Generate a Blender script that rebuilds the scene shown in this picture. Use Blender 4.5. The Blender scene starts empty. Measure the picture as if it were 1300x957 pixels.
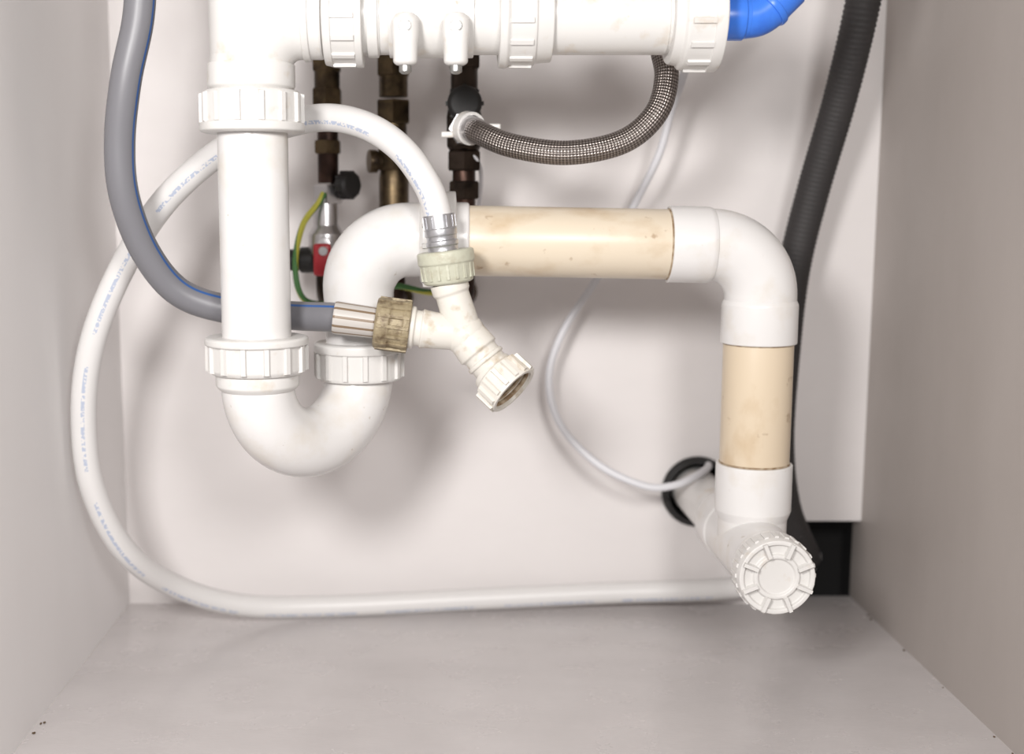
import bpy, bmesh, math, random
from mathutils import Vector, Matrix
random.seed(4)
sc = bpy.context.scene
COL = sc.collection
try:
    sc.view_settings.view_transform = 'Standard'
    sc.view_settings.look = 'None'
except Exception: pass

# ------------------------------------------------------------------ materials
def newmat(name):
    m = bpy.data.materials.new(name); m.use_nodes = True
    nt = m.node_tree
    return m, nt, nt.nodes['Principled BSDF']

def mathn(nt, op, a, b=None, c=None):
    n = nt.nodes.new('ShaderNodeMath'); n.operation = op
    for i, v in enumerate((a, b, c)):
        if v is None: continue
        if isinstance(v, (int, float)): n.inputs[i].default_value = v
        else: nt.links.new(v, n.inputs[i])
    return n.outputs[0]

def mixc(nt, fac, a, b):
    n = nt.nodes.new('ShaderNodeMix'); n.data_type = 'RGBA'
    for s, v in ((n.inputs[0], fac), (n.inputs[6], a), (n.inputs[7], b)):
        if isinstance(v, (int, float)): s.default_value = v
        elif isinstance(v, tuple): s.default_value = (*v, 1)
        else: nt.links.new(v, s)
    return n.outputs[2]

def noise(nt, scale, detail=4, stretch=None, rough=.55):
    tc = nt.nodes.new('ShaderNodeTexCoord')
    n = nt.nodes.new('ShaderNodeTexNoise')
    n.inputs['Scale'].default_value = scale; n.inputs['Detail'].default_value = detail
    n.inputs['Roughness'].default_value = rough
    if stretch:
        mp = nt.nodes.new('ShaderNodeMapping'); mp.inputs['Scale'].default_value = stretch
        nt.links.new(tc.outputs['Object'], mp.inputs[0]); nt.links.new(mp.outputs[0], n.inputs['Vector'])
    else: nt.links.new(tc.outputs['Object'], n.inputs['Vector'])
    return n.outputs['Fac']

def ramp(nt, v, lo, hi):
    n = nt.nodes.new('ShaderNodeMapRange'); n.inputs[1].default_value = lo; n.inputs[2].default_value = hi
    nt.links.new(v, n.inputs[0]); return n.outputs[0]

def bump(nt, bs, h, strength, dist=.001):
    b = nt.nodes.new('ShaderNodeBump'); b.inputs['Strength'].default_value = strength
    b.inputs['Distance'].default_value = dist
    nt.links.new(h, b.inputs['Height']); nt.links.new(b.outputs[0], bs.inputs['Normal'])

def plain(name, col, rough=.4, metal=0, col2=None, nscale=60, lo=.5, hi=.75, bmp=0, stretch=None, spots=None):
    m, nt, bs = newmat(name)
    bs.inputs['Roughness'].default_value = rough; bs.inputs['Metallic'].default_value = metal
    bs.inputs['Base Color'].default_value = (*col, 1)
    if col2:
        f = ramp(nt, noise(nt, nscale, 5, stretch), lo, hi)
        c = mixc(nt, f, col, col2)
        if spots:
            sc_, th, amt = spots[1:]
            s = mathn(nt,'MULTIPLY', ramp(nt, noise(nt, sc_, 3), th, th+.07), amt)
            c = mixc(nt, s, c, spots[0])
        nt.links.new(c, bs.inputs['Base Color'])
    if bmp:
        bump(nt, bs, noise(nt, nscale*3, 3, stretch), bmp)
    return m

G=(.33,.24,.14)
M_white = plain('white_plastic', (.725,.71,.70), .25, col2=(.65,.60,.53), nscale=38, lo=.52, hi=.85, spots=(G,170,.70,.5))
M_white2 = plain('white_abs', (.70,.685,.665), .3, col2=(.57,.48,.37), nscale=75, lo=.56, hi=.85, spots=(G,150,.70,.5))
M_dirty = plain('aged_white_plastic', (.69,.66,.605), .38, col2=(.42,.32,.20), nscale=95, lo=.54, hi=.8)
M_nut = plain('white_nut_plastic', (.67,.655,.635), .36, col2=(.53,.45,.36), nscale=90, lo=.60, hi=.85)
M_beige = plain('cream_pvc', (.69,.60,.475), .33, col2=(.50,.36,.21), nscale=34, lo=.52, hi=.80, stretch=(.6,1,1), spots=((.30,.18,.09),80,.65,.6))
M_beige2 = plain('tan_pvc', (.66,.55,.41), .33, col2=(.50,.36,.21), nscale=34, lo=.54, hi=.80, stretch=(1,1,.6), spots=((.30,.18,.09),80,.66,.55))
M_black = plain('black_rubber', (.010,.009,.009), .5)
M_corr = plain('dark_corrugated_plastic', (.030,.027,.027), .65)
M_blue = plain('blue_plastic', (.045,.19,.74), .3, col2=(.03,.13,.60), nscale=60)
M_copper = plain('shaded_tarnished_copper', (.075,.045,.036), .45, 1.0, col2=(.025,.018,.016), nscale=70, lo=.4, hi=.7)  # tarnished, and darkened further for the shade under the manifold
M_brass = plain('shaded_old_brass', (.13,.095,.055), .4, 1.0, col2=(.035,.026,.02), nscale=80, lo=.4, hi=.7)  # aged brass, with the manifold's shadow on the valves put into the colour
M_darkbrass = plain('shaded_dark_brass', (.06,.045,.036), .42, 1.0, col2=(.02,.016,.014), nscale=80, lo=.4, hi=.7)  # darkest valve metal, shade below the manifold painted into its colour
M_chrome = plain('dull_chrome', (.58,.57,.58), .3, 1.0)
M_ferrule = plain('zinc_ferrule', (.52,.52,.54), .33, .85, col2=(.34,.34,.36), nscale=120)
M_red = plain('red_handle', (.40,.02,.03), .35)
M_olive = plain('lime_stained_nut', (.33,.27,.17), .5, .15, col2=(.13,.09,.05), nscale=170, lo=.42, hi=.68, bmp=.5)
M_green = plain('translucent_nut', (.50,.50,.40), .4, col2=(.36,.32,.23), nscale=130, lo=.5, hi=.8, bmp=.3)
M_screw = plain('zinc_screw', (.42,.42,.41), .35, 1.0)
M_brown = plain('brown_residue', (.22,.14,.075), .7, col2=(.42,.34,.24), nscale=200, lo=.4, hi=.6)
M_cable = plain('white_cable_sheath', (.70,.70,.73), .4)
M_cavity = plain('cavity_shade_masonry', (.010,.009,.009), .95, col2=(.006,.005,.005), nscale=20)  # near-black colour paints in the darkness inside the wall cavity
M_dirt = plain('dirt_crumb', (.11,.07,.035), .9)

def uvn(nt):
    tc = nt.nodes.new('ShaderNodeTexCoord'); s = nt.nodes.new('ShaderNodeSeparateXYZ')
    nt.links.new(tc.outputs['UV'], s.inputs[0]); return s.outputs[0], s.outputs[1]

def stripe_hose(name, base, stripe, ucen, uw, printed=False, rough=.35):
    m, nt, bs = newmat(name); bs.inputs['Roughness'].default_value = rough
    u, v = uvn(nt)
    d = mathn(nt, 'ABSOLUTE', mathn(nt, 'SUBTRACT', u, ucen))
    band = mathn(nt, 'LESS_THAN', d, uw)
    if printed:
        cb = nt.nodes.new('ShaderNodeCombineXYZ')
        nt.links.new(mathn(nt,'MULTIPLY',u,22.0), cb.inputs[0]); nt.links.new(mathn(nt,'MULTIPLY',v,520.0), cb.inputs[1])
        n = nt.nodes.new('ShaderNodeTexNoise'); n.inputs['Scale'].default_value = 1.0; n.inputs['Detail'].default_value=1
        nt.links.new(cb.outputs[0], n.inputs['Vector'])
        g = mathn(nt, 'GREATER_THAN', n.outputs['Fac'], .47)
        gap = mathn(nt, 'LESS_THAN', mathn(nt,'FRACT', mathn(nt,'MULTIPLY', v, 11.0)), .76)
        band = mathn(nt, 'MULTIPLY', mathn(nt, 'MULTIPLY', band, g), gap)
        band = mathn(nt, 'MULTIPLY', band, .45)
    nt.links.new(mixc(nt, band, base, stripe), bs.inputs['Base Color'])
    return m
M_whose = stripe_hose('white_rubber_hose', (.71,.695,.685), (.10,.22,.48), .88, .022, True)
M_ghose = stripe_hose('grey_rubber_hose', (.175,.173,.188), (.03,.10,.30), .80, .016, rough=.4)

M_braid, nt, bs = newmat('braided_steel')
bs.inputs['Metallic'].default_value = 1; bs.inputs['Roughness'].default_value = .36
u, v = uvn(nt)
a = mathn(nt,'SINE', mathn(nt,'MULTIPLY', mathn(nt,'ADD', mathn(nt,'MULTIPLY',u,14.0), mathn(nt,'MULTIPLY',v,270.0)), 6.2832))
b = mathn(nt,'SINE', mathn(nt,'MULTIPLY', mathn(nt,'SUBTRACT', mathn(nt,'MULTIPLY',u,14.0), mathn(nt,'MULTIPLY',v,270.0)), 6.2832))
h = ramp(nt, mathn(nt,'MULTIPLY', a, b), -.8, .8)
nt.links.new(mixc(nt, h, (.09,.075,.068), (.44,.395,.37)), bs.inputs['Base Color'])
bump(nt, bs, h, .7, .0006)

M_crimp, nt, bs = newmat('stained_hose_tail')
bs.inputs['Roughness'].default_value=.4
u, v = uvn(nt)
w = mathn(nt,'GREATER_THAN', mathn(nt,'SINE', mathn(nt,'MULTIPLY', u, 69.115)), .62)
nt.links.new(mixc(nt, w, (.50,.47,.44), (.20,.14,.09)), bs.inputs['Base Color'])

M_earth, nt, bs = newmat('earth_wire_sheath')
u, v = uvn(nt)
w = mathn(nt,'GREATER_THAN', mathn(nt,'FRACT', mathn(nt,'ADD', u, mathn(nt,'MULTIPLY', v, 12.0))), .5)
nt.links.new(mixc(nt, w, (.48,.46,.06), (.06,.18,.05)), bs.inputs['Base Color'])

def panel(name, col, col2, rough, stretch, nscale=9, spots=None, bstr=.15):
    m, nt, bs = newmat(name)
    f = ramp(nt, noise(nt, nscale, 6, stretch, .6), .35, .7)
    c = mixc(nt, f, col, col2)
    if spots:
        s = ramp(nt, noise(nt, spots[1], 3), spots[2], spots[2]+.04)
        c = mixc(nt, s, c, spots[0])
    nt.links.new(c, bs.inputs['Base Color'])
    r = ramp(nt, noise(nt, 22, 5), .2, .8)
    nt.links.new(mathn(nt,'ADD', mathn(nt,'MULTIPLY', r, .22), rough), bs.inputs['Roughness'])
    bump(nt, bs, noise(nt, 160, 4, stretch), bstr, .0006)
    return m
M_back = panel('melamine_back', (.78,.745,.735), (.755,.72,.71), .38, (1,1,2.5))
M_left = panel('melamine_left', (.87,.85,.845), (.84,.82,.815), .40, (1,1,.35))  # albedo raised to make up for the grazing light on this wall
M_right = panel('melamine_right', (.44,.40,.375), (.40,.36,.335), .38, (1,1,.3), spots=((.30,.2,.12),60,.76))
M_floor = panel('worn_floor_board', (.565,.535,.53), (.515,.485,.48), .14, (1,2,1), nscale=10, spots=((.61,.59,.585),60,.74), bstr=.16)
M_top = plain('worktop_underside', (.35,.31,.28), .6)

# ------------------------------------------------------------------ mesh helpers
def parent(name):
    e = bpy.data.objects.new(name, None); e.empty_display_size = .02; COL.objects.link(e); return e

def finish(bm, name, mat, par=None, ang=35, smooth=True):
    bmesh.ops.recalc_face_normals(bm, faces=bm.faces)
    me = bpy.data.meshes.new(name); bm.to_mesh(me); bm.free()
    if smooth:
        me.shade_smooth(); me.set_sharp_from_angle(angle=math.radians(ang))
    mats = mat if isinstance(mat, (list, tuple)) else [mat]
    for m in mats: me.materials.append(m)
    o = bpy.data.objects.new(name, me); COL.objects.link(o)
    if par: o.parent = par
    return o

def catmull(P, n=10):
    P = [Vector(p) for p in P]; out = []
    Q = [2*P[0]-P[1]] + P + [2*P[-1]-P[-2]]
    for i in range(1, len(Q)-2):
        p0,p1,p2,p3 = Q[i-1],Q[i],Q[i+1],Q[i+2]
        for k in range(n):
            t = k/n
            out.append(.5*((2*p1)+(p2-p0)*t+(2*p0-5*p1+4*p2-p3)*t*t+(3*p1-p0-3*p2+p3)*t**3))
    out.append(P[-1]); return out

def sweep(name, pts, r, mat, par=None, seg=28, cap=True, rf=None, ang=60):
    bm = bmesh.new(); uvl = bm.loops.layers.uv.new('UVMap')
    N = len(pts); T = []
    for i in range(N):
        a = pts[max(i-1,0)]; b = pts[min(i+1,N-1)]; T.append((b-a).normalized())
    ref = Vector((0,-1,0))
    if abs(T[0].dot(ref)) > .9: ref = Vector((0,0,1))
    n = (ref - T[0]*ref.dot(T[0])).normalized()
    L = [0]
    for i in range(1,N): L.append(L[-1]+(pts[i]-pts[i-1]).length)
    rings = []
    for i in range(N):
        if i: n = (n - T[i]*n.dot(T[i])).normalized()
        bb = T[i].cross(n); rr = rf(L[i], L[-1]) if rf else r
        rings.append([bm.verts.new(pts[i]+(n*math.cos(2*math.pi*k/seg)+bb*math.sin(2*math.pi*k/seg))*rr) for k in range(seg)])
    for i in range(N-1):
        for k in range(seg):
            k2=(k+1)%seg
            f = bm.faces.new((rings[i][k],rings[i][k2],rings[i+1][k2],rings[i+1][k]))
            for lp,(uu,vv) in zip(f.loops, ((k/seg,L[i]),((k+1)/seg,L[i]),((k+1)/seg,L[i+1]),(k/seg,L[i+1]))):
                lp[uvl].uv=(uu,vv)
    if cap:
        bm.faces.new(rings[0]); bm.faces.new(rings[-1])
    return finish(bm, name, mat, par, ang)

def frame(d):
    d = Vector(d).normalized()
    ref = Vector((0,0,1)) if abs(d.z) < .9 else Vector((1,0,0))
    x = ref.cross(d).normalized(); y = d.cross(x); return x, y, d

def roundprof(prof, b):
    if b <= 0: return prof
    out = [prof[0]]
    for i in range(1, len(prof)-1):
        p0,p,p1 = Vector(prof[i-1]),Vector(prof[i]),Vector(prof[i+1])
        l0=(p0-p).length; l1=(p1-p).length
        q=min(b, l0*.45, l1*.45)
        if q < 1e-5 or abs((p0-p).normalized().dot((p1-p).normalized())) > .985: out.append(tuple(p)); continue
        A=p+(p0-p).normalized()*q; B=p+(p1-p).normalized()*q
        for t in (0,.33,.67,1):
            out.append(tuple(A*(1-t)**2+p*2*t*(1-t)+B*t*t))
    out.append(prof[-1]); return out

def lathe(name, o, d, prof, mat, par=None, seg=56, b=.0008, ribs=None, hexa=None, rib_rot=0):
    x,y,d = frame(d); o = Vector(o)
    bm = bmesh.new(); uvl = bm.loops.layers.uv.new('UVMap')
    pr = roundprof(prof, b); rings=[]
    sg = hexa or seg
    for t,r in pr:
        if r < 1e-5: rings.append([bm.verts.new(o+d*t)])
        else: rings.append([bm.verts.new(o+d*t+(x*math.cos(2*math.pi*k/sg)+y*math.sin(2*math.pi*k/sg))*r) for k in range(sg)])
    for i in range(len(rings)-1):
        A,B=rings[i],rings[i+1]
        for k in range(sg):
            k2=(k+1)%sg
            if len(A)==1 and len(B)==1: continue
            if len(A)==1: vs=(A[0],B[k2],B[k]); uv=((k/sg,0),((k+1)/sg,1),(k/sg,1))
            elif len(B)==1: vs=(A[k],A[k2],B[0]); uv=((k/sg,0),((k+1)/sg,0),(k/sg,1))
            else: vs=(A[k],A[k2],B[k2],B[k]); uv=((k/sg,0),((k+1)/sg,0),((k+1)/sg,1),(k/sg,1))
            f=bm.faces.new(vs)
            for lp,q in zip(f.loops,uv): lp[uvl].uv=q
    bmesh.ops.recalc_face_normals(bm, faces=bm.faces)
    for rb in (ribs or []):
        n,t0,t1,r0,h,w = rb
        for i in range(n):
            a = 2*math.pi*i/n + rib_rot
            er = x*math.cos(a)+y*math.sin(a); et = -x*math.sin(a)+y*math.cos(a)
            c=[]
            for tt in (t0,t1):
                sgn = 1 if tt==t0 else -1
                c.append([bm.verts.new(o+d*tt+er*(r0-.002)+et*(-w/2)), bm.verts.new(o+d*tt+er*(r0-.002)+et*(w/2)),
                          bm.verts.new(o+d*(tt+sgn*h*.5)+er*(r0+h)+et*(w*.36)), bm.verts.new(o+d*(tt+sgn*h*.5)+er*(r0+h)+et*(-w*.36))])
            A,B=c
            bm.faces.new(A); bm.faces.new(B)
            for k in range(4): bm.faces.new((A[k],A[(k+1)%4],B[(k+1)%4],B[k]))
    return finish(bm, name, mat, par, 32)

def box(name, lo, hi, mat, par=None, bev=.0, seg=3):
    bm=bmesh.new(); bmesh.ops.create_cube(bm,size=1)
    lo=Vector(lo);hi=Vector(hi)
    for v in bm.verts: v.co=Vector([lo[i]+(v.co[i]+.5)*(hi[i]-lo[i]) for i in range(3)])
    if bev: bmesh.ops.bevel(bm,geom=bm.edges[:],offset=bev,segments=seg,affect='EDGES',profile=.5)
    return finish(bm,name,mat,par,40)

def mm(*L): return [Vector((a/1000,b/1000,c/1000)) for a,b,c in L]
def arc(c, r, u, v, a0, a1, n=20):
    c=Vector(c);u=Vector(u);v=Vector(v)
    return [c+u*r*math.cos(math.radians(a0+(a1-a0)*i/n))+v*r*math.sin(math.radians(a0+(a1-a0)*i/n)) for i in range(n+1)]

# ------------------------------------------------------------------ cabinet shell
XL,XR,YB,YF,ZT = -.2435,.3283,.92,.36,.70
box('floor',(XL-.018,YF,-.018),(XR+.018,YB+.018,0),M_floor)
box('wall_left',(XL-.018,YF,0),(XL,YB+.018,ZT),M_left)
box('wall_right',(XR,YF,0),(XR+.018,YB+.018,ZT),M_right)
box('ceiling',(XL-.018,YF,ZT),(XR+.018,YB+.018,ZT+.03),M_top)
wb = box('wall_back',(XL,YB,0),(XR,YB+.018,ZT),M_back)
def cut(o, cutter):
    md=o.modifiers.new('cut','BOOLEAN'); md.operation='DIFFERENCE'; md.object=cutter; md.solver='EXACT'
    dg=bpy.context.evaluated_depsgraph_get(); me=bpy.data.meshes.new_from_object(o.evaluated_get(dg))
    o.modifiers.clear(); o.data=me; bpy.data.objects.remove(cutter)
HX,HZ = .1995,.0905
c1 = lathe('cutter',(HX,YB-.02,HZ),(0,1,0),[(0,0),(0,.0235),(.06,.0235),(.06,0)],M_black,b=0)
cut(wb,c1)
c2 = box('cutter',(.271,YB-.02,-.01),(.34,YB+.05,.0665),M_black)
cut(wb,c2)
for p_ in wb.data.polygons: p_.use_smooth=False
box('wall_rear_masonry',(XL-.1,.975,-.05),(XR+.1,1.0,ZT+.05),M_cavity)  # room wall behind the cutouts, put in to block leaking world light

# ------------------------------------------------------------------ waste manifold
WM = parent('sink_waste_manifold')
Y0=.70; ZM=.4138
elb = mm((-106,700,383),(-106,700,385))+arc((-.078,Y0,.3858),.028,(-1,0,0),(0,0,1),0,90,18)+mm((-74,700,413.8),(-66,700,413.8))
sweep('elbow', elb, .0232, M_white2, WM, seg=56)
lathe('vertical_inlet',(-.1052,Y0,.392),(0,0,1),[(0,0),(0,.0235),(.045,.0240),(.060,.0240),(.061,.0290),(.085,.0290),(.086,.0195),(.308,.0195),(.308,0)],M_white2,WM,ribs=[(12,.063,.083,.0290,.0016,.004)])
lathe('branch_tube',(-.074,Y0,ZM),(1,0,0),[(0,0),(0,.0215),(.006,.0215),(.006,.0205),(.2,.0205),(.2,.0198),(.232,.0198),(.232,0)],M_white2,WM)
lathe('elbow_rim',(-.076,Y0,ZM),(1,0,0),[(0,.01),(0,.0245),(.004,.0245),(.004,.023),(.011,.023),(.011,.01)],M_nut,WM)
lathe('nut_1',(-.064,Y0,ZM),(1,0,0),[(0,.018),(0,.0262),(.0045,.0272),(.0045,.0262),(.0175,.0262),(.0175,.0275),(.0215,.0275),(.0215,.018)],M_nut,WM,ribs=[(14,.004,.018,.0262,.0016,.0035)],rib_rot=.1)
lathe('flange',(-.040,Y0,ZM),(1,0,0),[(0,.01),(0,.0222),(.006,.0222),(.006,.0205),(.008,.0205),(.008,.01)],M_white2,WM)
lathe('saddle',(-.028,Y0,ZM),(1,0,0),[(0,.01),(0,.0222),(.047,.0222),(.047,.01)],M_white2,WM)
for i,xx in enumerate((-.0185,.0088)):
    lathe('clamp_lug_%d'%(i+1),(xx,.6735,.3845),(0,0,1),[(0,0),(0,.0045),(.0015,.0065),(.012,.0068),(.0165,.0074),(.024,.0074),(.0275,.005),(.0285,0)],M_white2,WM,seg=32,b=.001)
    box('clamp_arm_%d'%(i+1),(xx-.0062,.674,.391),(xx+.0062,.69,.412),M_white2,WM,.0015)
    lathe('clamp_screw_head_%d'%(i+1),(xx,.6675,.4045),(0,-1,0),[(0,0),(0,.0036),(.0012,.0033),(.0016,0)],M_screw,WM,seg=20,b=.0003)
    lathe('clamp_screw_tip_%d'%(i+1),(xx,.6735,.3800),(0,0,1),[(0,0),(0,.0018),(.0012,.0034),(.005,.0034),(.005,0)],M_screw,WM,seg=16,b=.0002)
lathe('nut_2',(.033,Y0,ZM),(1,0,0),[(0,.018),(0,.0275),(.004,.0282),(.006,.0265),(.018,.0265),(.020,.0262),(.0205,.0252),(.0295,.0245),(.0295,.018)],M_nut,WM,ribs=[(14,.005,.019,.0262,.0016,.0035)],rib_rot=.2)
lathe('nut_3',(.128,Y0,ZM),(1,0,0),[(0,.018),(0,.0255),(.005,.0265),(.0065,.0288),(.009,.0288),(.021,.0288),(.021,.0298),(.0275,.0298),(.0285,.02),(.0285,0)],M_nut,WM,ribs=[(14,.008,.022,.0286,.0016,.0038)],rib_rot=.2)
lathe('sink_inlet',(-.005,Y0,.425),(0,0,1),[(0,.012),(0,.021),(.03,.021),(.03,.0275),(.055,.0275),(.055,.0195),(.275,.0195),(.275,0)],M_white2,WM,ribs=[(12,.033,.052,.0275,.0016,.004)])

# ------------------------------------------------------------------ P-trap
PT = parent('p_trap')
XLEG=-.106
lathe('upper_socket',(XLEG,Y0,.388),(0,0,-1),[(0,.0229),(0,.0246),(.0125,.0246),(.0145,.0225),(.016,.0225),(.016,.015)],M_white2,PT)
lathe('upper_nut',(XLEG,Y0,.3735),(0,0,-1),[(0,.0205),(0,.0262),(.002,.0276),(.0175,.0276),(.018,.0296),(.0225,.0296),(.0235,.027),(.0235,.0198)],M_nut,PT,ribs=[(14,.001,.0185,.0276,.0019,.0036)],rib_rot=.12)
lathe('drop_tube',(XLEG,Y0,.382),(0,0,-1),[(0,0),(0,.0199),(.182,.0199),(.182,0)],M_white,PT)
lathe('lower_nut',(XLEG,Y0,.2345),(0,0,-1),[(0,.0198),(0,.0285),(.001,.0300),(.0045,.0300),(.005,.0278),(.019,.0278),(.0215,.0262),(.0215,.0205)],M_nut,PT,ribs=[(14,.004,.0205,.0278,.0019,.0036)],rib_rot=.12)
lathe('trap_socket',(XLEG,Y0,.2165),(0,0,-1),[(0,.018),(0,.0242),(.0105,.0242),(.0135,.0214),(.0135,.018)],M_white2,PT)
XR2,Y2 = -.0505,.757
dv=Vector((XR2-XLEG,Y2-Y0,0)); R=dv.length/2; dn=dv.normalized(); mid=Vector((XLEG+XR2,Y0+Y2,0))/2
ub=[Vector((XLEG,Y0,.212))]+arc((mid.x,mid.y,.2065),R,-dn,(0,0,-1),0,180,36)+[Vector((XR2,Y2,.212)),Vector((XR2,Y2,.216))]
sweep('u_bend',ub,.0212,M_white,PT,seg=64)
lathe('riser_socket',(XR2,Y2,.205),(0,0,1),[(0,.018),(0,.0215),(.003,.0232),(.012,.0232),(.012,.018)],M_white2,PT)
lathe('riser_nut',(XR2,Y2,.2015),(0,0,1),[(0,.02),(0,.0258),(.002,.0265),(.017,.0265),(.0175,.0283),(.0225,.0283),(.0235,.0265),(.0235,.019)],M_nut,PT,ribs=[(14,.001,.018,.0265,.0018,.0036)],rib_rot=.2)
RB=.031
rb=[Vector((XR2,Y2,.21)),Vector((XR2,Y2,.25))]+arc((XR2+RB,Y2,.2885-RB),RB,(-1,0,0),(0,0,1),0,90,22)+[Vector((.005,Y2,.2885)),Vector((.012,Y2,.2885))]
def rrf(s,S): 
    t=min(max((s-.02)/.04,0),1); return .0203+.0026*t
sweep('outlet_bend',rb,.0225,M_white,PT,seg=64,rf=rrf)
lathe('outlet_nut',(-.012,Y2,.2885),(1,0,0),[(0,.021),(0,.0262),(.002,.0275),(.015,.0275),(.016,.0298),(.022,.0298),(.0225,.024),(.0225,.02)],M_nut,PT,ribs=[(14,.001,.017,.0275,.0018,.0036)],rib_rot=.1)

# ------------------------------------------------------------------ drain pipe
DP = parent('drain_pipe')
xv=.2002
za,zb=.2882,.2855
dirh=Vector((.150,0,zb-za)).normalized()
lathe('inlet_socket',(.0,Y2,za),dirh,[(0,.015),(0,.0236),(.017,.0236),(.018,.0226),(.018,.015)],M_white,DP)
lathe('cream_tube_horizontal',(.005,Y2,za),dirh,[(0,0),(0,.0217),(.16,.0217),(.16,0)],M_beige,DP)
lathe('elbow_collar_in',(.1415,Y2,zb+.0003),dirh,[(0,.0217),(0,.0236),(.0245,.0236),(.0275,.0226),(.0275,.0)],M_white,DP)
lathe('cement_bead_in',(.1405,Y2,zb+.0003),dirh,[(0,.0216),(.0003,.0220),(.0010,.0222),(.0012,.0216)],M_brown,DP,b=0)
el=[Vector((.160,Y2,zb)),Vector((.166,Y2,zb))]+arc((.1685,Y2,zb-.0317),.0317,(0,0,1),(1,0,0),0,90,22)+[Vector((xv,Y2,.248))]
sweep('elbow_body',el,.0222,M_white,DP,seg=64)
lathe('elbow_collar_out',(xv,Y2,.2515),(0,0,-1),[(0,.015),(0,.0222),(.003,.0235),(.027,.0235),(.0275,.0225),(.0275,.015)],M_white,DP)
lathe('tan_tube_vertical',(xv,Y2,.235),(0,0,-1),[(0,0),(0,.0217),(.10,.0217),(.10,0)],M_beige2,DP)
lathe('cement_bead_out',(xv,Y2,.2248),(0,0,-1),[(0,.0216),(.0003,.0220),(.0012,.0221),(.0015,.0216)],M_brown,DP,b=0)
lathe('cement_bead_tee',(xv,Y2,.1488),(0,0,-1),[(0,.0216),(.0003,.0220),(.0012,.0221),(.0015,.0216)],M_brown,DP,b=0)
lathe('tee_collar',(xv,Y2,.1475),(0,0,-1),[(0,.0217),(0,.0238),(.030,.0238),(.036,.0215),(.054,.0215),(.054,0)],M_white,DP)
TZ=.0935
lathe('tee_body',(xv-.001,.699,TZ),(0,1,0),[(0,.015),(0,.0226),(.012,.0226),(.014,.0214),(.09,.0214),(.091,.0228),(.118,.0228),(.12,.0205),(.12,.018)],M_white,DP)
lathe('wall_spigot',(xv-.001,.81,TZ-.001),(0,1,-.02),[(0,0),(0,.0180),(.15,.0180),(.15,0)],M_white2,DP)
CP=(xv-.003,.701,TZ+.0010)
lathe('access_cap',CP,(0,-1,0),[(0,.012),(0,.0220),(.001,.0230),(.012,.0230),(.0165,.0221),(.0165,.0196),(.0145,.0190),(.0140,.0140),(.0160,.0132),(.0160,.0112),(.0145,.0104),(.0145,.0)],M_nut,DP,seg=72,b=.0006,ribs=[(24,.001,.0125,.0230,.0008,.0032)])
bm=bmesh.new()
for i in range(8):
    a=math.radians(22.5+45*i); er=Vector((math.cos(a),0,math.sin(a))); et=Vector((-math.sin(a),0,math.cos(a))); ey=Vector((0,-1,0))
    r0,r1,w=.0128,.0217,.0026
    vs=[[bm.verts.new(Vector(CP)+er*r+et*s*w/2*k+ey*y_) for r,s in ((r0,-1),(r0,1),(r1,1),(r1,-1))] for y_,k in ((.0135,1.2),(.0190,.8))]
    bm.faces.new(vs[0]); bm.faces.new(vs[1])
    for k in range(4): bm.faces.new((vs[0][k],vs[0][(k+1)%4],vs[1][(k+1)%4],vs[1][k]))
finish(bm,'access_cap_ribs',M_nut,DP,smooth=False)

lathe('wall_grommet',(HX,.9135,HZ),(0,1,0),[(0,.0225),(0,.0255),(.003,.0275),(.0063,.0275),(.0064,.0232),(.02,.0232),(.02,.0225),(0,.0225)],M_black,None,b=.0006)

# ------------------------------------------------------------------ grey hose
GH=parent('grey_drain_hose')
gp=mm((-166.3,700,520),(-166.3,700,448.5),(-168.3,700,414.6),(-176.6,700,380),(-182.7,705,345.6),(-182.4,710,314.4),(-173.6,720,282.3),(-156.5,729,258),(-128.5,734,247.3),(-90.2,734,243.5),(-60,722,243.4),(-45,716,241.8))
sweep('hose',catmull(gp,10),.0088,M_ghose,GH)
# ------------------------------------------------------------------ white hose
WH=parent('white_inlet_hose')
wp=mm((2.5,715,278),(1.2,715,290),(0,716,299),(-6,718,319.1),(-22.2,724,342.1),(-45.9,733,357.3),(-74.9,745,361.6),(-113.9,752,351.7),(-143,757,336.3),(-175,763,307.6),(-203.6,770,265.5),(-222.9,772,220.3),(-230.3,774,174.4),(-228,780,125.3),(-213.1,800,76.8),(-188,840,39),(-145.3,868,16),(-82.7,886,9.2),(25.6,898,10.5),(130,903,14),(220.2,903,17.5),(275,915,24),(300,950,30))
sweep('hose',catmull(wp,12),.0083,M_whose,WH)
lathe('ferrule',(2.6/1000,.715,.280),Vector((-.0035,0,.026)),[(0,.006),(0,.0094),(.003,.0096),(.0035,.0089),(.006,.0089),(.0065,.0096),(.009,.0096),(.0095,.0089),(.012,.0089),(.0125,.0096),(.016,.0096),(.0165,.0091),(.0245,.0093),(.0245,.007)],M_ferrule,WH,b=.0003,ribs=[(12,.0165,.024,.0088,.0009,.0016)])

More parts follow.
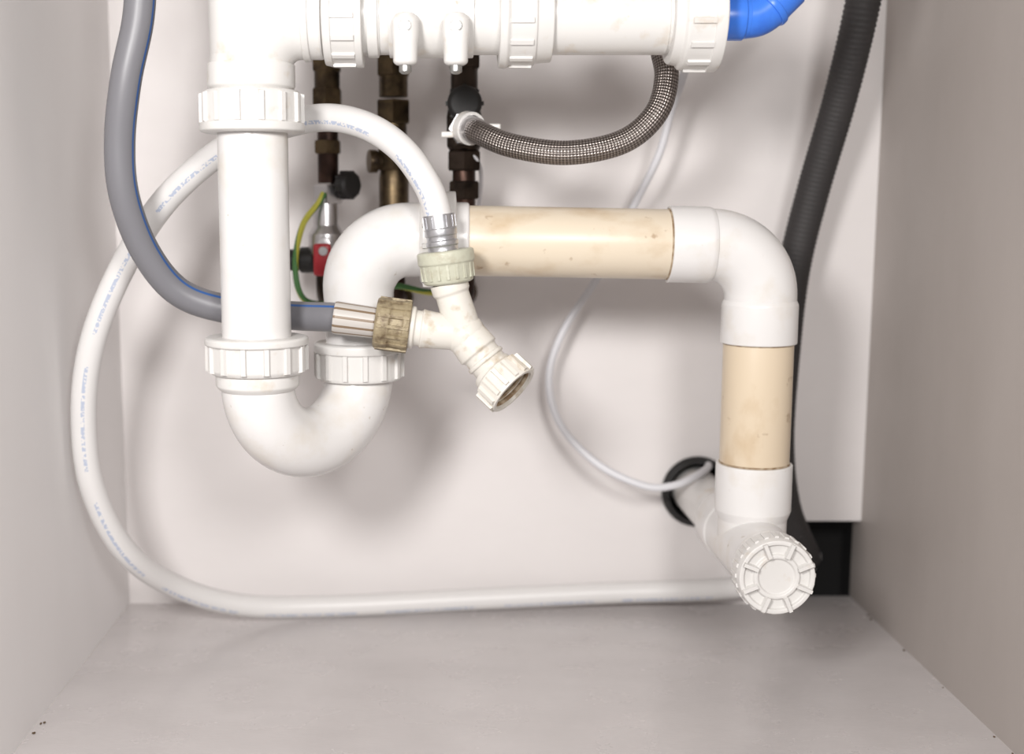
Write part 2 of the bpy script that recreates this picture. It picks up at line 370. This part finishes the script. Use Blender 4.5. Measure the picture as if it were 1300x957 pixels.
# ------------------------------------------------------------------ Y splitter
YS=parent('hose_y_splitter')
SY=.7145
d1=Vector((-.0131+.0624,0,.2374-.2440)).normalized()
lathe('hose_tail',(-.0625,SY,.2442),d1,[(0,.006),(0,.0094),(.0015,.0098),(.024,.0092),(.026,.0085),(.026,0)],M_crimp,YS,b=.0004)
lathe('stained_nut',(-.0380,SY,.2412),d1,[(0,.008),(0,.0142),(.0015,.0154),(.008,.0154),(.009,.0146),(.016,.0148),(.017,.0155),(.0205,.0150),(.021,.008)],M_olive,YS,ribs=[(16,.001,.0205,.0150,.0009,.0024)])
J=Vector((.0150,SY,.2340))
A=Vector((-.018,SY,.2385))
lathe('arm_side',A,J-A,[(0,0),(0,.0125),(.003,.0125),(.0035,.0105),(.007,.0105),(.0075,.0118),(.010,.0112),(.034,.0098),(.034,0)],M_dirty,YS)
B=Vector((.0052,SY,.2650))
lathe('arm_top',B,J-B,[(0,0),(0,.0112),(.006,.0112),(.0075,.0100),(.009,.0100),(.033,.0108),(.033,0)],M_dirty,YS)
lathe('top_nut',Vector((.0032,SY,.2835)),Vector((.0025,0,-.020)),[(0,.008),(0,.0158),(.001,.0168),(.007,.0168),(.008,.0158),(.014,.0154),(.0185,.0146),(.0195,.0125),(.0195,.008)],M_green,YS,ribs=[(18,.0075,.017,.0150,.0010,.0022)])
lathe('junction_ball',J+Vector((-.0125,0,0)),(1,0,0),[(0,0),(.001,.005),(.004,.0095),(.0085,.0121),(.0125,.0128),(.0165,.0121),(.021,.0095),(.024,.005),(.025,0)],M_dirty,YS,b=0)
C=Vector((.0335,.7095,.2115))
lathe('arm_outlet',J,C-J,[(0,0),(0,.0118),(.013,.0128),(.0142,.0110),(.018,.0110),(.0185,.0122),(.0205,.0122),(.021,.0110),(.030,.0110),(.030,0)],M_dirty,YS)
dN=Vector((.58,-.34,-.52)).normalized()
N0=Vector((.0305,.7125,.2135))
lathe('outlet_nut',N0,dN,[(0,0),(0,.0128),(.0035,.0138),(.0045,.0156),(.0075,.0160),(.0175,.0164),(.0195,.0166),(.0195,.0142),(.017,.0138),(.010,.0132),(.010,.0)],M_dirty,YS,ribs=[(14,.0050,.0190,.0160,.0020,.0034)],b=.0005)
lathe('thread_seal',N0,dN,[(.0102,.0075),(.0112,.0085),(.0125,.0105),(.0112,.0125),(.0118,.0135),(.0135,.0130),(.0145,.0137),(.016,.0131),(.0175,.0139)],M_brown,YS,b=0)

# ------------------------------------------------------------------ braided hose
BH=parent('braided_steel_hose')
bp=mm((125,752,440),(133.6,750,403.8),(136,745,384.8),(129,740,363.6),(109.6,740,347.4),(76.6,740,340.9),(44.1,750,345.6),(24,765,354.5),(17,785,358.5),(16.5,812,358.8))
sweep('hose',catmull(bp,12),.0073,M_braid,BH)
sweep('crimp',catmull(mm((22.5,767,355.5),(18.5,778,357.6),(17,790,358.7)),5),.0082,M_chrome,BH)
lathe('swivel_nut',(.0165,.797,.3588),(0,1,0),[(0,.007),(0,.0105),(.013,.0105),(.013,.007)],M_chrome,BH,hexa=6,b=0)

HC=parent('hose_clip')
bm=bmesh.new()
ring=[]
x_,y_,d_=frame((-.45,.75,.15)); c_=Vector((.0185,.778,.3578))
for k in range(28):
    a=2*math.pi*k/28; er=x_*math.cos(a)+y_*math.sin(a)
    ring.append([bm.verts.new(c_+er*.0085-d_*.003),bm.verts.new(c_+er*.0104-d_*.003),bm.verts.new(c_+er*.0104+d_*.003),bm.verts.new(c_+er*.0085+d_*.003)])
for k in range(28):
    for j in range(4): bm.faces.new((ring[k][j],ring[k][(j+1)%4],ring[(k+1)%28][(j+1)%4],ring[(k+1)%28][j]))
finish(bm,'ring',M_white2,HC)
box('tab_right',(.0272,.776,.3568),(.0385,.781,.3605),M_white2,HC,.001)
box('tab_left',(.001,.777,.352),(.0090,.782,.3558),M_white2,HC,.001)

# ------------------------------------------------------------------ cable
sweep('white_cable',catmull(mm((170,800,440),(166,850,395),(161.4,862,375.1),(154.1,870,343.2),(137,880,304.6),(116.5,890,258.8),(91.1,890,218.2),(81.1,890,183),(89.4,885,149.3),(116.4,872,121.8),(150,866,107),(172,868,107),(190,878,112),(203,900,113),(208,925,111.6),(210,960,110)),12),.0028,M_cable,None,seg=16)

# ------------------------------------------------------------------ corrugated hose
cp=catmull(mm((289,835,560),(287.2,840,476.4),(282.3,840,435.7),(277.1,860,380.5),(266.6,875,321.3),(256.5,880,264.5),(251.5,880,200.7),(251.5,885,135.5),(260,890,85),(280,905,45),(296,955,30)),48)
sweep('corrugated_drain_hose',cp,.012,M_corr,None,seg=24,rf=lambda s,S:.0115+.0004*math.sin(s*2*math.pi/.0034),ang=80)

# ------------------------------------------------------------------ blue elbow
BE=parent('blue_hose_elbow')
lathe('socket',(.1565,Y0,ZM),(1,0,0),[(0,0),(0,.0128),(.013,.0128),(.0135,.0118),(.016,.0118),(.016,0)],M_blue,BE)
be=mm((165,700,413.8),(172,700,413.8),(178,700,415.0),(183.5,700,418.5),(188,700,423),(192,700,427),(195,700,430))
sweep('bend',catmull(be,8),.0116,M_blue,BE,seg=40)
lathe('spigot_collar',(.183,Y0,.418),(1,0,1),[(0,.008),(0,.0126),(.004,.0126),(.004,.008)],M_blue,BE)
sweep('hose_tail',catmull(mm((192,700,427),(204,700,439),(222,705,462),(238,715,500),(250,725,560)),8),.0098,M_ghose,BE)
lathe('hose_clamp',(.1950,Y0,.430),(1,0,1),[(0,.009),(0,.0108),(.007,.0108),(.007,.009)],M_chrome,BE)

# ------------------------------------------------------------------ valves
def pipe(n,x,y,z0,z1,r,mat,par): lathe(n,(x,y,z0),(0,0,1),[(0,0),(0,r),(z1-z0,r),(z1-z0,0)],mat,par,seg=28,b=.0005)
def hexn(n,x,y,z0,z1,r,mat,par): lathe(n,(x,y,z0),(0,0,1),[(0,0),(0,r*.93),(.001,r),(z1-z0-.001,r),(z1-z0,r*.93),(z1-z0,0)],mat,par,hexa=6,b=0)
def wallelbow(x,y,z,mat,par,r=.0075):
    sweep('wall_elbow',[Vector((x,y,z+.02)),Vector((x,y,z+.012))]+arc((x,y+.012,z+.012),.012,(0,-1,0),(0,0,-1),0,90,8)+[Vector((x,.922,z))],r,mat,par,seg=24)
    lathe('wall_plate',(x,.914,z),(0,1,0),[(0,r),(0,.011),(.003,.012),(.0062,.012),(.0062,r)],M_brass,par,seg=32)

V1=parent('shutoff_valve'); x,y=-.077,.85
pipe('riser',x,y,.405,ZT,.0075,M_copper,V1)
hexn('nut_a',x,y,.400,.413,.0105,M_brass,V1); pipe('body_a',x,y,.388,.402,.0088,M_brass,V1); hexn('nut_b',x,y,.376,.389,.0108,M_brass,V1)
pipe('tube',x,y,.325,.378,.0072,M_copper,V1); hexn('nut_c',x,y,.345,.354,.0098,M_brass,V1)
hexn('nut_d',x,y,.311,.324,.0108,M_chrome,V1)
lathe('ball_body',(x-.002,y,.262),(0,0,1),[(0,0),(0,.009),(.010,.009),(.014,.0125),(.028,.0125),(.034,.009),(.050,.009),(.050,0)],M_chrome,V1,seg=32)
lathe('handle_stem',(x-.002,y,.283),(0,-1,0),[(0,0),(0,.005),(.018,.005),(.018,0)],M_chrome,V1,seg=20)
box('red_lever',(x-.009,y-.022,.262),(x+.003,y-.017,.284),M_red,V1,.002)
lathe('lever_screw',(x-.002,y-.022,.279),(0,-1,0),[(0,0),(0,.0035),(.002,.003),(.002,0)],M_chrome,V1,seg=12,b=0)
lathe('side_stub',(x-.002,y,.272),(-1,0,0),[(0,0),(0,.009),(.018,.009),(.018,.0075),(.034,.0075),(.034,0)],M_black,V1,seg=24)
wallelbow(x-.002,y,.245,M_darkbrass,V1)
lathe('black_knob',(x+.004,y,.3235),Vector((1,-.9,0)),[(0,0),(0,.004),(.008,.004),(.009,.0085),(.017,.0095),(.019,.007),(.019,0)],M_black,V1,seg=24,ribs=[(10,.009,.017,.009,.001,.002)])

V2=parent('shutoff_valve'); x,y=-.032,.86
pipe('riser',x,y,.40,ZT,.0078,M_copper,V2)
hexn('nut_a',x,y,.398,.412,.0122,M_brass,V2); pipe('body_a',x,y,.384,.40,.0100,M_brass,V2)
hexn('nut_b',x,y,.366,.382,.0125,M_brass,V2); pipe('body_b',x,y,.350,.370,.0092,M_brass,V2)
hexn('nut_c',x,y,.334,.350,.0120,M_brass,V2); lathe('body_c',(x,y,.298),(0,0,1),[(0,0),(0,.0085),(.006,.0105),(.03,.0105),(.038,.009),(.038,0)],M_brass,V2,seg=28)
lathe('side_cap',(x,y,.340),(-1,-.3,0),[(0,0),(0,.006),(.012,.006),(.012,.008),(.018,.008),(.018,0)],M_brass,V2,seg=20)
pipe('tail',x,y,.255,.30,.0078,M_copper,V2); wallelbow(x,y,.240,M_copper,V2)

V3=parent('shutoff_valve'); x,y=.0165,.83
pipe('riser',x,y,.40,ZT,.0075,M_copper,V3)
hexn('nut_a',x,y,.400,.414,.0115,M_darkbrass,V3); pipe('body_a',x,y,.386,.402,.0090,M_darkbrass,V3)
lathe('handwheel',(x,y,.376),(0,-1,0),[(0,0),(0,.006),(.008,.006),(.009,.011),(.02,.0115),(.022,.009),(.022,0)],M_black,V3,seg=28,ribs=[(8,.010,.020,.011,.0015,.003)])
lathe('body_b',(x,y,.345),(0,0,1),[(0,0),(0,.009),(.004,.0115),(.024,.0118),(.030,.0105),(.042,.0095),(.042,0)],M_darkbrass,V3,seg=32)
lathe('side_port',(x,y,.3588),(0,-1,0),[(0,0),(0,.008),(.024,.008),(.024,0)],M_darkbrass,V3,seg=24)
hexn('nut_b',x,y,.333,.346,.0122,M_darkbrass,V3); pipe('tail',x,y,.30,.335,.0078,M_copper,V3)
hexn('nut_c',x,y,.314,.326,.0112,M_darkbrass,V3)
pipe('tail_low',x,y,.262,.302,.0078,M_copper,V3); wallelbow(x,y,.245,M_copper,V3)
sweep('probe_wire',catmull(mm((20,822,345),(26,826,338),(28.7,845,329.2),(28,880,310),(27,921,300)),6),.0016,M_cable,V3,seg=10)

sweep('earth_wire',catmull(mm((-79,838,318),(-82.6,836,311.2),(-93.6,838,296.7),(-99.5,840,272.4),(-97.1,840,250.7),(-88,845,242),(-65,838,244),(-45,830,252),(-28.9,832,255.1),(-7.1,832,250.7),(8,845,252),(12,860,262)),8),.0021,M_earth,None,seg=12)

bm=bmesh.new()
for i in range(12):
    side=i<5
    if side: px,py=XL+.002+random.random()*.003, random.uniform(.68,.70)
    else: px,py=XR-.0015-random.random()*.0015, random.uniform(.64,.91)
    s=random.uniform(.0005,.0009)
    res=bmesh.ops.create_icosphere(bm,subdivisions=1,radius=s)
    for v in res['verts']:
        v.co=Vector((v.co.x*1.1,v.co.y*random.uniform(1,2.2),v.co.z*.7))+Vector((px,py,s*.5))
finish(bm,'dirt_crumbs',M_dirt,None)

# ------------------------------------------------------------------ light
def area(name,loc,tgt,size,power,col):
    l=bpy.data.lights.new(name,'AREA'); l.shape='DISK'; l.size=size; l.energy=power; l.color=col
    o=bpy.data.objects.new(name,l); o.location=loc
    o.rotation_euler=(Vector(tgt)-Vector(loc)).to_track_quat('-Z','Y').to_euler(); COL.objects.link(o)
area('key_light',(-.20,.02,.47),(.06,.9,.18),.14,5.0,(1,.975,.955))
area('fill_light',(.18,-.20,.56),(-.08,.9,.20),.18,4.2,(1,.975,.955))
w=bpy.data.worlds.new('kitchen'); sc.world=w; w.use_nodes=True
bg=w.node_tree.nodes['Background']; bg.inputs[0].default_value=(1,.98,.975,1); bg.inputs[1].default_value=.24

cam=bpy.data.cameras.new('camera'); co=bpy.data.objects.new('camera',cam); COL.objects.link(co)
co.location=(0,0,.309); co.rotation_euler=(math.radians(82),0,0)
cam.sensor_width=36; cam.sensor_fit='HORIZONTAL'; cam.lens=36*1540/1300; cam.shift_x=92/1300
cam.clip_start=.01
cam.dof.use_dof=True; cam.dof.focus_distance=.70; cam.dof.aperture_fstop=4.5
sc.camera=co
